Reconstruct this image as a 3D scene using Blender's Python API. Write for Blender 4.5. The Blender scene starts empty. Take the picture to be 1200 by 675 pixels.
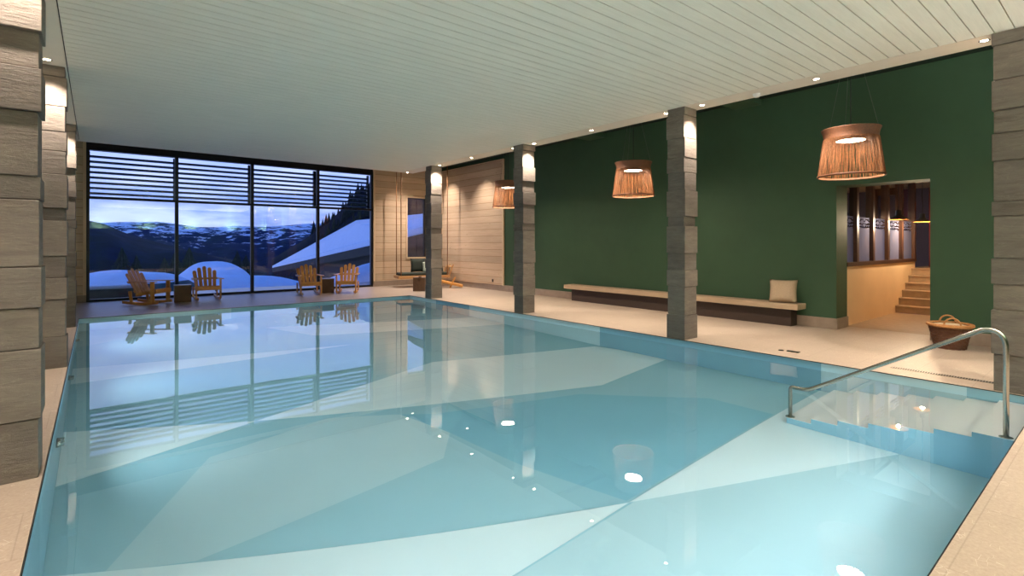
import bpy, bmesh, math, random
from mathutils import Vector, Matrix, noise
R = math.radians
rnd = random.Random(7)
UW=7.6
TE=70
sc = bpy.context.scene
C = sc.collection

# ------------------------------------------------------------------ helpers
class MB:
    """collects shapes and links them as ONE mesh object"""
    def __init__(s): s.v=[]; s.f=[]; s.m=[]; s.sm=[]
    def add(s, vs, fs, m=0, smooth=False, M=None):
        b=len(s.v)
        for p in vs:
            p=Vector(p)
            s.v.append(M@p if M else p)
        for f in fs:
            s.f.append([b+i for i in f]); s.m.append(m); s.sm.append(smooth)
        return s
    def box(s, a, b, m=0, M=None):
        x0,y0,z0=a; x1,y1,z1=b
        vs=[(x0,y0,z0),(x1,y0,z0),(x1,y1,z0),(x0,y1,z0),(x0,y0,z1),(x1,y0,z1),(x1,y1,z1),(x0,y1,z1)]
        return s.add(vs,[(0,3,2,1),(4,5,6,7),(0,1,5,4),(1,2,6,5),(2,3,7,6),(3,0,4,7)],m,False,M)
    def prism(s, poly, z0, z1, m=0, M=None):
        n=len(poly)
        vs=[(x,y,z0) for x,y in poly]+[(x,y,z1) for x,y in poly]
        fs=[tuple(range(n-1,-1,-1)),tuple(range(n,2*n))]+[(i,(i+1)%n,n+(i+1)%n,n+i) for i in range(n)]
        return s.add(vs,fs,m,False,M)
    def tube(s, pts, r, n=10, m=0, M=None, cap=True):
        pts=[Vector(p) for p in pts]; rs=r if isinstance(r,(list,tuple)) else [r]*len(pts)
        vs=[]; fs=[]; up=None
        for i,p in enumerate(pts):
            d=(pts[min(i+1,len(pts)-1)]-pts[max(i-1,0)]).normalized()
            if up is None:
                up=Vector((0,0,1)) if abs(d.z)<.9 else Vector((1,0,0))
            u=d.cross(up).normalized(); w=u.cross(d).normalized(); up=w
            for k in range(n):
                a=2*math.pi*k/n
                vs.append(p+(u*math.cos(a)+w*math.sin(a))*rs[i])
        for i in range(len(pts)-1):
            for k in range(n):
                fs.append((i*n+k,i*n+(k+1)%n,(i+1)*n+(k+1)%n,(i+1)*n+k))
        if cap:
            fs.append(tuple(range(n-1,-1,-1))); fs.append(tuple(range((len(pts)-1)*n,len(pts)*n)))
        return s.add(vs,fs,m,True,M)
    def lathe(s, prof, n=32, m=0, M=None, cap=False):
        vs=[];fs=[]
        for r_,z in prof:
            for k in range(n):
                a=2*math.pi*k/n; vs.append((r_*math.cos(a),r_*math.sin(a),z))
        for i in range(len(prof)-1):
            for k in range(n):
                fs.append((i*n+k,i*n+(k+1)%n,(i+1)*n+(k+1)%n,(i+1)*n+k))
        if cap:
            fs.append(tuple(range(n-1,-1,-1))); fs.append(tuple(range((len(prof)-1)*n,len(prof)*n)))
        return s.add(vs,fs,m,True,M)
    def build(s, name, mats, parent=None, bevel=0, loc=None, rz=0, seg=2):
        me=bpy.data.meshes.new(name)
        me.from_pydata([tuple(p) for p in s.v],[],s.f)
        if not isinstance(mats,(list,tuple)): mats=[mats]
        for mm in mats: me.materials.append(mm)
        me.polygons.foreach_set('material_index',s.m)
        me.polygons.foreach_set('use_smooth',s.sm)
        bm=bmesh.new(); bm.from_mesh(me); bmesh.ops.recalc_face_normals(bm,faces=bm.faces); bm.to_mesh(me); bm.free()
        o=bpy.data.objects.new(name,me); C.objects.link(o)
        if parent is not None: o.parent=parent
        if loc is not None: o.location=loc
        if rz: o.rotation_euler=(0,0,rz)
        if bevel:
            b=o.modifiers.new('bevel','BEVEL'); b.width=bevel; b.segments=seg; b.limit_method='ANGLE'; b.angle_limit=R(40)
        return o

def empty(name, loc=(0,0,0), rz=0):
    o=bpy.data.objects.new(name,None); C.objects.link(o); o.location=loc; o.rotation_euler=(0,0,rz)
    o.empty_display_size=.1
    return o
def tag(o, label=None, cat=None, group=None, kind=None):
    if label: o['label']=label
    if cat: o['category']=cat
    if group: o['group']=group
    if kind: o['kind']=kind
    return o
def copy_tree(o, parent=None):
    c=o.copy(); C.objects.link(c)
    if parent is not None: c.parent=parent
    for ch in [x for x in o.children]: copy_tree(ch,c)
    return c
def S(o): o['kind']='structure'; return o
def curve(f, n): return [f(i/(n-1)) for i in range(n)]

# ------------------------------------------------------------------ materials
def lin(c):
    return tuple(((x/255)/12.92 if x/255<=.04045 else (((x/255)+.055)/1.055)**2.4) for x in c)+(1,)
class NT:
    def __init__(s, name):
        s.m=bpy.data.materials.new(name); s.m.use_nodes=True; s.t=s.m.node_tree; s.t.nodes.clear()
        s.out=s.n('ShaderNodeOutputMaterial')
    def n(s, typ, **k):
        x=s.t.nodes.new(typ)
        for a,b in k.items(): setattr(x,a,b)
        return x
    def l(s,a,b): s.t.links.new(a,b)
    def val(s,node,name,v): node.inputs[name].default_value=v
    def math(s,op,a,b=None):
        x=s.n('ShaderNodeMath',operation=op)
        for i,v in enumerate((a,b)):
            if v is None: continue
            if isinstance(v,(int,float)): x.inputs[i].default_value=v
            else: s.l(v,x.inputs[i])
        return x.outputs[0]
    def coords(s, scale=(1,1,1), kind='Object', loc=(0,0,0), rot=(0,0,0)):
        t=s.n('ShaderNodeTexCoord'); mp=s.n('ShaderNodeMapping')
        mp.inputs['Scale'].default_value=scale; mp.inputs['Location'].default_value=loc; mp.inputs['Rotation'].default_value=rot
        s.l(t.outputs[kind],mp.inputs[0]); return mp.outputs[0]
    def noise(s, vec, scale=5, detail=4, rough=.6, dist=0):
        x=s.n('ShaderNodeTexNoise'); s.l(vec,x.inputs['Vector'])
        x.inputs['Scale'].default_value=scale; x.inputs['Detail'].default_value=detail
        x.inputs['Roughness'].default_value=rough; x.inputs['Distortion'].default_value=dist
        return x.outputs['Fac']
    def ramp(s, fac, stops, interp='LINEAR'):
        x=s.n('ShaderNodeValToRGB'); x.color_ramp.interpolation=interp
        e=x.color_ramp.elements
        while len(e)<len(stops): e.new(.5)
        for i,(p,c) in enumerate(stops):
            e[i].position=p; e[i].color=c if len(c)==4 else lin(c)
        s.l(fac,x.inputs[0]); return x.outputs['Color']
    def mix(s, fac, a, b, blend='MIX'):
        x=s.n('ShaderNodeMix',data_type='RGBA',blend_type=blend)
        for i,v in ((0,fac),(6,a),(7,b)):
            if isinstance(v,(int,float)): x.inputs[i].default_value=v
            elif isinstance(v,tuple): x.inputs[i].default_value=v
            else: s.l(v,x.inputs[i])
        return x.outputs[2]
    def bump(s, h, strength=.3, dist=.01):
        x=s.n('ShaderNodeBump'); x.inputs['Strength'].default_value=strength; x.inputs['Distance'].default_value=dist
        s.l(h,x.inputs['Height']); return x.outputs[0]
    def bsdf(s, color, rough=.5, metal=0, normal=None, spec=.5, **k):
        b=s.n('ShaderNodeBsdfPrincipled')
        if isinstance(color,tuple): b.inputs['Base Color'].default_value=color
        else: s.l(color,b.inputs['Base Color'])
        if isinstance(rough,(int,float)): b.inputs['Roughness'].default_value=rough
        else: s.l(rough,b.inputs['Roughness'])
        b.inputs['Metallic'].default_value=metal
        b.inputs['Specular IOR Level'].default_value=spec
        if normal is not None: s.l(normal,b.inputs['Normal'])
        for a,v in k.items(): b.inputs[a].default_value=v
        s.l(b.outputs[0],s.out.inputs[0]); return b

def plain(name, c, rough=.5, metal=0, spec=.5, nscale=30, amt=.08, bump=.0):
    t=NT(name); v=t.coords(); f=t.noise(v,nscale,3)
    a=lin(c); hi=tuple(min(1,x*(1+amt)) for x in a[:3])+(1,); lo=tuple(x*(1-amt) for x in a[:3])+(1,)
    col=t.ramp(f,[(.3,lo),(.7,hi)])
    t.bsdf(col,rough,metal,t.bump(f,bump,.003) if bump else None,spec)
    return t.m
def emis(name,c,st):
    t=NT(name); e=t.n('ShaderNodeEmission'); e.inputs[0].default_value=lin(c); e.inputs[1].default_value=st
    t.l(e.outputs[0],t.out.inputs[0]); return t.m

def wood_mat(name, c1, c2, axis='X', rough=.45, scale=6, board=None, dark=None, spec=.4, knots=False):
    """grain along axis; board=(axis index, pitch) adds board joints"""
    t=NT(name)
    sc_={'X':(.12,1,1),'Y':(1,.12,1),'Z':(1,1,.12)}[axis]
    v=t.coords(sc_); f=t.noise(v,scale*3,6,.65,.6)
    g=t.noise(t.coords(tuple(k if k<1 else 6 for k in sc_)),scale*4,4,.7)
    col=t.mix(.35,t.ramp(f,[(.3,c1),(.72,c2)]),t.ramp(g,[(.35,c1),(.65,c2)]))
    nrm=None
    if knots:
        vo=t.n('ShaderNodeTexVoronoi'); vo.inputs['Scale'].default_value=1.0
        ks={'X':(1.3,1,4.2),'Y':(1,1.3,4.2)}[axis] if knots=='wall' else (1,1,1)
        t.l(t.coords((1.6,1.6,4.0)),vo.inputs['Vector'])
        k=t.ramp(vo.outputs['Distance'],[(.035,(1,1,1,1)),(.1,(0,0,0,1))])
        kk=t.math('MULTIPLY',k,.55)
        col=t.mix(kk,col,dark or lin((110,75,45)))
    if board:
        ax,p=board
        tc=t.n('ShaderNodeTexCoord'); sx=t.n('ShaderNodeSeparateXYZ'); t.l(tc.outputs['Object'],sx.inputs[0])
        q=t.math('DIVIDE',sx.outputs[ax],p)
        fr=t.math('FRACT',q); fl=t.math('FLOOR',q)
        wn=t.n('ShaderNodeTexWhiteNoise',noise_dimensions='1D'); t.l(fl,wn.inputs['W'])
        tone=t.ramp(wn.outputs['Value'],[(0,(.80,.80,.80,1)),(1,(1,1,1,1))])
        col=t.mix(1.0,col,tone,'MULTIPLY')
        j=t.math('GREATER_THAN',t.math('ABSOLUTE',t.math('SUBTRACT',fr,.5)),.5-.007/p)
        col=t.mix(j,col,dark or lin((100,75,50)))
        nrm=t.bump(t.math('SUBTRACT',1.0,j),.5,.006)
    t.bsdf(col,rough,0,nrm,spec); return t.m

M={}
# stone of the columns: layered grey-brown slate, slightly different slab by slab
def stone(name,ca,cb,bump=.5):
    t=NT(name); v=t.coords((1.2,1.2,7)); f=t.noise(v,3,8,.7,.5); f2=t.noise(t.coords((6,6,25)),4,6,.7)
    f3=t.noise(t.coords((.8,.8,2.4)),1.6,3,.5)
    col=t.ramp(f,[(.28,ca),(.75,cb)])
    col=t.mix(.4,col,t.ramp(f3,[(.3,ca),(.7,cb)]))
    vn=t.n('ShaderNodeTexNoise'); t.l(t.coords((1,1,6),loc=(3,1,2)),vn.inputs['Vector']); vn.inputs['Scale'].default_value=2.2; vn.inputs['Detail'].default_value=7; vn.inputs['Distortion'].default_value=1.5
    vein=t.ramp(vn.outputs['Fac'],[(.49,(0,0,0,1)),(.5,(1,1,1,1)),(.51,(0,0,0,1))])
    col=t.mix(t.math('MULTIPLY',vein,.16),col,lin((190,178,160)))
    gi=t.n('ShaderNodeNewGeometry')
    col=t.mix(1.0,col,t.ramp(gi.outputs['Random Per Island'],[(0,(.74,.74,.75,1)),(1,(1.12,1.10,1.06,1))]),'MULTIPLY')
    h=t.math('ADD',f,t.math('MULTIPLY',f2,.5))
    t.bsdf(col,.75,0,t.bump(h,bump,.02),.3); return t.m
M['slate']=stone('column_slate',(92,84,76),(134,124,113))
def deck_mat():
    t=NT('deck_limestone')
    tc=t.n('ShaderNodeTexCoord')
    br=t.n('ShaderNodeTexBrick'); mp=t.n('ShaderNodeMapping'); mp.inputs['Rotation'].default_value=(0,0,0)
    t.l(tc.outputs['Object'],mp.inputs[0]); t.l(mp.outputs[0],br.inputs['Vector'])
    br.inputs['Scale'].default_value=1.0; br.inputs['Brick Width'].default_value=.9; br.inputs['Row Height'].default_value=.6
    br.inputs['Mortar Size'].default_value=.004; br.inputs['Mortar Smooth'].default_value=.2; br.offset=.37
    br.inputs['Color1'].default_value=lin((168,150,132)); br.inputs['Color2'].default_value=lin((158,140,122)); br.inputs['Mortar'].default_value=lin((118,102,84))
    f=t.noise(t.coords(),1.4,6,.6,.3)
    col=t.mix(.5,br.outputs['Color'],t.ramp(f,[(.3,(156,138,120)),(.7,(176,159,141))]))
    f3=t.noise(t.coords(),45,5,.7)
    col=t.mix(.28,col,t.ramp(f3,[(.35,(130,113,98)),(.65,(186,170,153))]))
    # thin pale fossil veins
    vn=t.n('ShaderNodeTexVoronoi',feature='DISTANCE_TO_EDGE'); t.l(t.coords((1,1.4,1)),vn.inputs['Vector']); vn.inputs['Scale'].default_value=17
    nz=t.noise(t.coords(),9,2,.5)
    vv=t.math('MULTIPLY',t.ramp(vn.outputs['Distance'],[(.0,(1,1,1,1)),(.03,(0,0,0,1))]),t.ramp(nz,[(.56,(0,0,0,1)),(.62,(1,1,1,1))]))
    col=t.mix(t.math('MULTIPLY',vv,.45),col,lin((226,214,196)))
    h=t.math('SUBTRACT',f3,br.outputs['Fac'])
    t.bsdf(col,.42,0,t.bump(h,.12,.004),.4); return t.m
M['deck']=deck_mat()
M['basebd']=plain('skirting_stone',(150,132,116),.5,nscale=6,amt=.12)
M['green']=plain('green_paint',(58,84,60),.62,spec=.3,nscale=2,amt=.05)
M['green_dk']=plain('dark_green_paint',(30,46,36),.7,spec=.2,nscale=2)
M['plaster']=plain('ceiling_plaster',(222,216,203),.7,spec=.2,nscale=2,amt=.03)
M['strip']=plain('canopy_edge_paint',(226,216,200),.5,spec=.3,nscale=3,amt=.03)
M['warmwall']=plain('warm_white_wall',(226,214,194),.8,nscale=2,amt=.03)
M['cream']=plain('cream_passage_wall',(232,203,160),.7,nscale=2,amt=.03)
M['board']=wood_mat('whitewashed_board',(222,221,207),(238,236,223),'X',.5,5,None,spec=.3)
M['black']=plain('black_groove',(25,25,24),.9)
M['woodwall_x']=wood_mat('spruce_cladding',(200,172,142),(224,198,168),'X',.6,3,(2,.235),lin((164,130,96)),knots='wall')
M['woodwall_y']=wood_mat('spruce_cladding_side',(200,172,142),(224,198,168),'Y',.6,3,(2,.235),lin((164,130,96)),knots='wall')
M['palewood']=wood_mat('pale_wood_trim',(210,182,148),(226,202,170),'Z',.5,4)
M['frame']=plain('dark_window_frame',(30,30,32),.4,.3,amt=.05)
M['teak']=wood_mat('orange_teak',(184,122,58),(222,164,90),'Y',.38,6)
M['teak_z']=wood_mat('orange_teak_upright',(190,128,62),(228,170,94),'Z',.38,6)
M['oak']=wood_mat('natural_oak',(176,128,78),(210,162,108),'X',.45,5)
M['bench']=wood_mat('bench_wood',(156,132,106),(184,160,132),'Y',.5,5)
M['darkbrown']=plain('dark_brown_panel',(58,44,36),.6,amt=.1)
M['cube']=plain('brown_side_table',(92,66,46),.55,amt=.12,nscale=14)
M['cube_top']=plain('side_table_top',(120,92,68),.4,amt=.1)
M['steel']=plain('brushed_steel',(176,172,162),.22,1.0,amt=.04,nscale=80)
M['dark_metal']=plain('dark_metal',(40,38,36),.35,.8)
M['cush_green']=plain('dark_green_cloth',(44,52,44),.9,nscale=60,amt=.15,bump=.3)
M['linen']=plain('beige_linen',(172,150,124),.95,nscale=120,amt=.2,bump=.5)
M['white_cloth']=plain('white_patterned_cloth',(172,180,162),.9,nscale=14,amt=.5)
M['rope']=plain('jute_rope',(132,86,48),.9,nscale=80,amt=.2)
M['cable']=plain('black_cable',(20,22,20),.5)
M['wire']=plain('steel_wire',(100,105,95),.4,.8)
M['strand']=plain('copper_brown_rattan',(116,74,42),.7,nscale=40,amt=.35,spec=.3)
M['strand2']=plain('rattan_band',(98,60,34),.65,nscale=60,amt=.25)
M['led']=emis('pendant_led',(255,228,196),11)
M['lens']=emis('downlight_lens',(255,232,200),30)
M['bulbgold']=emis('warm_bulb',(255,190,110),6)
M['sconce']=emis('sconce_globe',(255,224,184),5)
M['gold']=plain('gold_lining',(200,140,60),.35,.7)
M['wicker']=None
def wicker(name,c1,c2):
    t=NT(name); v=t.coords((1,1,1)); w=t.n('ShaderNodeTexWave',wave_type='BANDS',bands_direction='Z'); t.l(v,w.inputs['Vector']); w.inputs['Scale'].default_value=18; w.inputs['Distortion'].default_value=3; w.inputs['Detail'].default_value=2; w.inputs['Detail Scale'].default_value=5
    f=t.noise(v,30,3)
    col=t.mix(.5,t.ramp(w.outputs['Fac'],[(.2,c1),(.8,c2)]),t.ramp(f,[(.3,c1),(.7,c2)]))
    t.bsdf(col,.5,0,t.bump(w.outputs['Fac'],.8,.01),.5); return t.m
M['wicker']=wicker('dark_red_wicker',(78,36,20),(116,74,42))
M['wicker_lt']=wicker('honey_wicker',(176,110,58),(216,158,96))
M['towel']=plain('folded_towel_cloth',(214,190,160),.95,nscale=50)
# pool tiles
def tile(name,c,rough=.35):
    t=NT(name); f=t.noise(t.coords(),.5,2,.5)
    a=lin(c); col=t.ramp(f,[(.3,tuple(x*.95 for x in a[:3])+(1,)),(.7,tuple(min(1,x*1.05) for x in a[:3])+(1,))])
    t.bsdf(col,rough,0,None,.3); return t.m
M['t_light']=tile('pool_tile_pale',(218,238,241))
M['t_mid']=tile('pool_tile_mid',(154,199,211))
M['t_deep']=tile('pool_tile_blue',(134,190,208))
M['t_grey']=tile('pool_tile_greyblue',(178,211,218))
M['t_wall']=tile('pool_wall_teal',(138,180,194))
M['t_wall_lt']=tile('pool_wall_pale',(186,212,217))
M['t_wall_dk']=tile('pool_wall_deep',(122,166,183))
M['t_white']=tile('pool_step_white',(250,251,250))
# water : clear refracting surface with the faintest ripple
t=NT('pool_water'); g=t.n('ShaderNodeBsdfGlass'); g.inputs['IOR'].default_value=1.333; g.inputs['Roughness'].default_value=0; g.inputs['Color'].default_value=(.97,.995,1,1)
f=t.noise(t.coords((1,1,1)),1.2,2,.5); t.l(t.bump(f,.03,.02),g.inputs['Normal']); t.l(g.outputs[0],t.out.inputs[0]); M['water']=t.m
# thin window glass: clear with a fresnel reflection
def thin_glass(name, tint=(.94,.96,.97,1), boost=1.0):
    t=NT(name); tr=t.n('ShaderNodeBsdfTransparent'); tr.inputs[0].default_value=tint
    gl=t.n('ShaderNodeBsdfGlossy'); gl.inputs['Roughness'].default_value=0.0
    fr=t.n('ShaderNodeFresnel'); fr.inputs[0].default_value=1.5
    mx=t.n('ShaderNodeMixShader'); t.l(t.math('MULTIPLY',fr.outputs[0],boost),mx.inputs[0]); t.l(tr.outputs[0],mx.inputs[1]); t.l(gl.outputs[0],mx.inputs[2]); t.l(mx.outputs[0],t.out.inputs[0]); return t.m
M['glass']=thin_glass('window_glass',boost=2.4)
M['glass2']=thin_glass('partition_glass',(.9,.9,.92,1))
def frosted():
    t=NT('frosted_glass_with_lace_band')
    tc=t.n('ShaderNodeTexCoord'); sx=t.n('ShaderNodeSeparateXYZ'); t.l(tc.outputs['Object'],sx.inputs[0])
    z=sx.outputs[2]
    inband=t.math('GREATER_THAN',z,1.90)
    # lace ornament: mirrored scrolls per pane
    px=t.math('PINGPONG',t.math('ADD',sx.outputs[0],.45),.5)
    cb=t.n('ShaderNodeCombineXYZ'); t.l(px,cb.inputs[0]); t.l(z,cb.inputs[1])
    w=t.n('ShaderNodeTexWave',wave_type='RINGS'); t.l(cb.outputs[0],w.inputs['Vector']); w.inputs['Scale'].default_value=4.5; w.inputs['Distortion'].default_value=7; w.inputs['Detail'].default_value=2; w.inputs['Detail Scale'].default_value=2.6
    lace=t.math('GREATER_THAN',w.outputs['Fac'],.5)
    edge=t.math('GREATER_THAN',t.math('ABSOLUTE',t.math('SUBTRACT',z,2.03)),.115)
    lace=t.math('MAXIMUM',lace,edge)
    alpha=t.math('MAXIMUM',t.math('SUBTRACT',1.0,inband),lace)
    d=t.n('ShaderNodeBsdfDiffuse'); d.inputs[0].default_value=lin((140,142,168))
    tl=t.n('ShaderNodeBsdfTranslucent'); tl.inputs[0].default_value=lin((140,142,172))
    m1=t.n('ShaderNodeMixShader'); m1.inputs[0].default_value=.6; t.l(d.outputs[0],m1.inputs[1]); t.l(tl.outputs[0],m1.inputs[2])
    tr=t.n('ShaderNodeBsdfTransparent'); m2=t.n('ShaderNodeMixShader'); t.l(alpha,m2.inputs[0]); t.l(tr.outputs[0],m2.inputs[1]); t.l(m1.outputs[0],m2.inputs[2]); t.l(m2.outputs[0],t.out.inputs[0]); return t.m
M['frost']=frosted()
M['post']=wood_mat('dark_brown_post',(56,36,26),(84,56,40),'Z',.4,5)
M['lilac']=plain('lilac_grey_wall',(96,92,116),.8)
M['red']=plain('red_curtain',(140,40,44),.8)
M['step']=plain('stair_stone',(150,126,98),.5,nscale=8,amt=.12)
M['snow']=plain('snow',(226,232,244),.8,nscale=3,amt=.04,spec=.2)
M['fir']=plain('dark_fir_needles',(26,36,34),.9,nscale=8,amt=.4)
M['bark']=plain('fir_bark',(50,40,34),.9)
M['tarp']=plain('dark_green_tarpaulin',(38,66,62),.7)
M['barn']=wood_mat('dark_barn_wood',(32,28,28),(52,46,44),'Z',.8,3)
M['terrace']=plain('wet_terrace',(70,72,80),.3,nscale=5,amt=.2)
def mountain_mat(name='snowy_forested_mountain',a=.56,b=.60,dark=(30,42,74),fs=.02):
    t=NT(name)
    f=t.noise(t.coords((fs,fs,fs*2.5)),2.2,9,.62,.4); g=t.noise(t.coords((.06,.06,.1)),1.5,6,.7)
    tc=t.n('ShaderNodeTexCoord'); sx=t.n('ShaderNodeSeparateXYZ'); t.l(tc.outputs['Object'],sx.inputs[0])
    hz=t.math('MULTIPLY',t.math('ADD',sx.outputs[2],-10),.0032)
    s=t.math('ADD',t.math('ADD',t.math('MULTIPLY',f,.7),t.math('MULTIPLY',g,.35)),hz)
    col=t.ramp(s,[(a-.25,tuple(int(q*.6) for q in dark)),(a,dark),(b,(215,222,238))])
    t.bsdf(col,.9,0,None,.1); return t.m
M['mount']=mountain_mat()  # far forest tone mixed navy: distance haze is put into the colour
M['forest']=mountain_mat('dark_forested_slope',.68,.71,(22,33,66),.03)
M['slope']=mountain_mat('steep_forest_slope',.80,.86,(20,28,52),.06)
M['socket']=plain('black_socket',(16,16,16),.4)
M['plastic']=plain('white_plastic',(225,222,214),.4)
M['grate']=plain('grate_metal',(168,158,146),.35,.5)

# ------------------------------------------------------------------ pool
PX0,PX1,PY0,PY1=-.28,7.6,.65,14.4
WZ=-.06
def zf(y): return -1.30 if y<2.75 else -1.30-.25*min(1,(y-2.75)/4.0)
pool=empty('swimming_pool'); tag(pool,'large rectangular indoor pool basin lined with pale and deeper blue tile facets','swimming pool')
fl=MB()
ys=[PY0,2.75,6.75,PY1]
for a,b in zip(ys[:-1],ys[1:]):
    fl.add([(PX0,a,zf(a)),(PX1,a,zf(a)),(PX1,b,zf(b)),(PX0,b,zf(b))],[(0,1,2,3)],1 if a>2.7 else 3)
def facet(poly,m,h):
    # split the facet where the floor changes slope, lay each piece just above it
    bands=[(PY0-1,2.75),(2.75,6.75),(6.75,PY1+1)]
    for lo,hi in bands:
        p=poly
        for sgn,lim in ((1,lo),(-1,hi)):
            q=[]
            for i in range(len(p)):
                a,b=p[i],p[(i+1)%len(p)]; da=sgn*(a[1]-lim); db=sgn*(b[1]-lim)
                if da>=0: q.append(a)
                if (da>0 and db<0) or (da<0 and db>0):
                    tt=da/(da-db); q.append((a[0]+(b[0]-a[0])*tt,a[1]+(b[1]-a[1])*tt))
            p=q
            if len(p)<3: break
        if len(p)>=3:
            fl.add([(x,y,zf(y)+h) for x,y in p],[tuple(range(len(p)))],m)
E0=PX0+.002; E1=PX1-.002
facet([(E0,4.7),(.05,4.53),(.9,6.0),(1.9,6.45),(E0,6.0)],1,.001)                      # teal by the left wall
facet([(.05,4.53),(.56,4.3),(2.77,4.52),(3.15,5.0),(2.95,5.9),(2.2,6.3),(.9,6.0)],3,.002)   # grey-blue
facet([(.56,4.28),(3.55,2.8),(3.28,3.9),(3.15,4.9),(2.77,4.52)],1,.003)
facet([(3.55,2.8),(6.3,2.78),(6.3,3.6),(5.2,4.9),(3.3,5.6),(2.95,5.9),(3.15,5.0),(3.26,3.9)],2,.002)  # deep blue
facet([(1.5,6.73),(5.71,4.95),(3.3,5.6),(2.9,5.9),(1.9,6.5)],1,.0025)
facet([(1.5,6.73),(4.48,7.67),(7.49,6.67),(E1,6.2),(E1,5.15),(5.71,4.95)],0,.004)     # pale band
facet([(E0,7.56),(1.5,6.73),(E0,6.13)],0,.004)
facet([(E0,4.7),(3.55,2.77),(E0,2.75)],0,.004)
facet([(3.55,2.77),(E1,2.75),(E1,.8)],0,.004)
facet([(E0,10.6),(3.9,9.75),(E0,9.6)],0,.004)
facet([(3.0,12.6),(E1,10.9),(E1,9.6),(3.6,11.0)],0,.004)  # pale polygon laid in for a reflected light band
facet([(E0,14.38),(2.6,14.38),(E0,12.4)],3,.004)
fl.build('basin_floor',[M['t_light'],M['t_mid'],M['t_deep'],M['t_grey']],pool)
wl=MB()
def wallrun(p0,p1,cuts,mats):
    L=[0]+cuts+[1]
    for (a,b),m in zip(zip(L[:-1],L[1:]),mats):
        x0=p0[0]+(p1[0]-p0[0])*a; y0=p0[1]+(p1[1]-p0[1])*a; x1=p0[0]+(p1[0]-p0[0])*b; y1=p0[1]+(p1[1]-p0[1])*b
        wl.add([(x0,y0,-1.6),(x1,y1,-1.6),(x1,y1,-.010),(x0,y0,-.010)],[(0,1,2,3)],m)
H_=PY1-PY0
cy=[(y-PY0)/H_ for y in (1.24,2.73,6.64,9.16,11.12,12.81)]
wallrun((PX1,PY0),(PX1,PY1),cy,[1,0,2,0,0,2,0])
wallrun((PX0,PY1),(PX1,PY1),[(2.64-PX0)/(PX1-PX0)],[0,1])
wallrun((PX0,PY0),(PX0,PY1),[.28,.52,.8],[2,1,1,0])
wallrun((PX0,PY0),(PX1,PY0),[.45],[0,1])
wl.build('basin_wall',[M['t_wall_lt'],M['t_wall'],M['t_wall_dk']],pool)
# added underwater lamps follow further down
nl=MB()
for x in (.9,2.3,3.7,5.1):
    pass
# water
w=MB(); n=1
w.add([(PX0,PY0,WZ),(PX1,PY0,WZ),(PX1,PY1,WZ),(PX0,PY1,WZ)],[(0,1,2,3)])
wo=w.build('pool_water',M['water']); tag(wo,'still clear water filling the indoor pool and mirroring the room','water',kind='stuff')
# steps : seven white treads going down away from the near wall
st=empty('pool_steps',(6.15,PY0,0)); tag(st,'white tiled steps going down into the pool beside the steel handrail','steps')
tr_=MB(); side=MB()
ybs=[.0,.32,.59,.86,1.12,1.40,1.66,1.92]; 
for k in range(7):
    z=-.19-.155*k
    y0,y1=ybs[k],ybs[k+1]
    tr_.box((0,y0+(.001 if k else 0),z-.155 if k<6 else -1.35),(1.448,y1,z),0)
    side.add([(-.002,y0,-1.35),(-.002,y1,-1.35),(-.002,y1,z-.004),(-.002,y0,z-.004)],[(0,1,2,3)],1 if k<2 else 0)
tr_.build('tread_flight',M['t_white'],st)
side.build('stair_side',[M['t_wall'],M['t_wall_dk']],st)
# dark joint round the rim
j=MB()
for a,b in (((PX0,PY0,-.010),(PX0+.004,PY1,-.003)),((PX1-.004,PY0,-.010),(PX1,PY1,-.003)),((PX0,PY1-.004,-.010),(PX1,PY1,-.003)),((PX0,PY0,-.010),(PX1,PY0+.004,-.003))): j.box(a,b)
S(j.build('trim_1',M['black']))

# ------------------------------------------------------------------ floor, walls
XL,YB,YF,XR=-3.2,-4.0,18.25,10.78
f=MB()
g_=.004
f.box((XL,YB,-.3),(XR+.6,PY0-g_,0)); f.box((XL,PY0-g_,-.3),(PX0-g_,PY1+g_,0)); f.box((PX1+g_,PY0-g_,-.3),(XR+.6,PY1+g_,0)); f.box((XL,PY1+g_,-.3),(XR+.6,YF+.1,0))
S(f.build('floor',M['deck']))
HC=4.62; ZC=3.9; OY0,OY1,OZ=2.22,3.61,2.69; TH=.55
w=MB()
w.box((XR,YB,-.1),(XR+TH,OY0,HC)); w.box((XR,OY1,-.1),(XR+TH,YF+.3,HC)); w.box((XR,OY0,OZ),(XR+TH,OY1,HC))
S(w.build('wall_right',M['green']))
b=MB()
b.box((XR-.025,OY1-.0,0),(XR,4.3,.2)); b.box((XR-.025,10.0,0),(XR,YF,.2)); b.box((XR-.025,4.3,0),(XR,10.0,.2)); b.box((XR-.025,YB,0),(XR,OY0,.2)); b.box((XR-.025,OY1-.025,0),(XR+TH,OY1,.2))
S(b.build('baseboard_right',M['basebd'],bevel=.003))
# wood cladding on the far end of the right wall
c=MB(); c.box((XR-.05,13.72,.2),(XR-.002,YF,4.47))
S(c.build('trim_2',M['woodwall_y'])); 
e=MB(); e.box((XR-.06,13.66,.19),(XR-.002,13.72,4.49)); e.box((XR-.055,13.66,4.47),(XR-.002,YF,4.5)); S(e.build('trim_3',M['palewood']))
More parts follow.
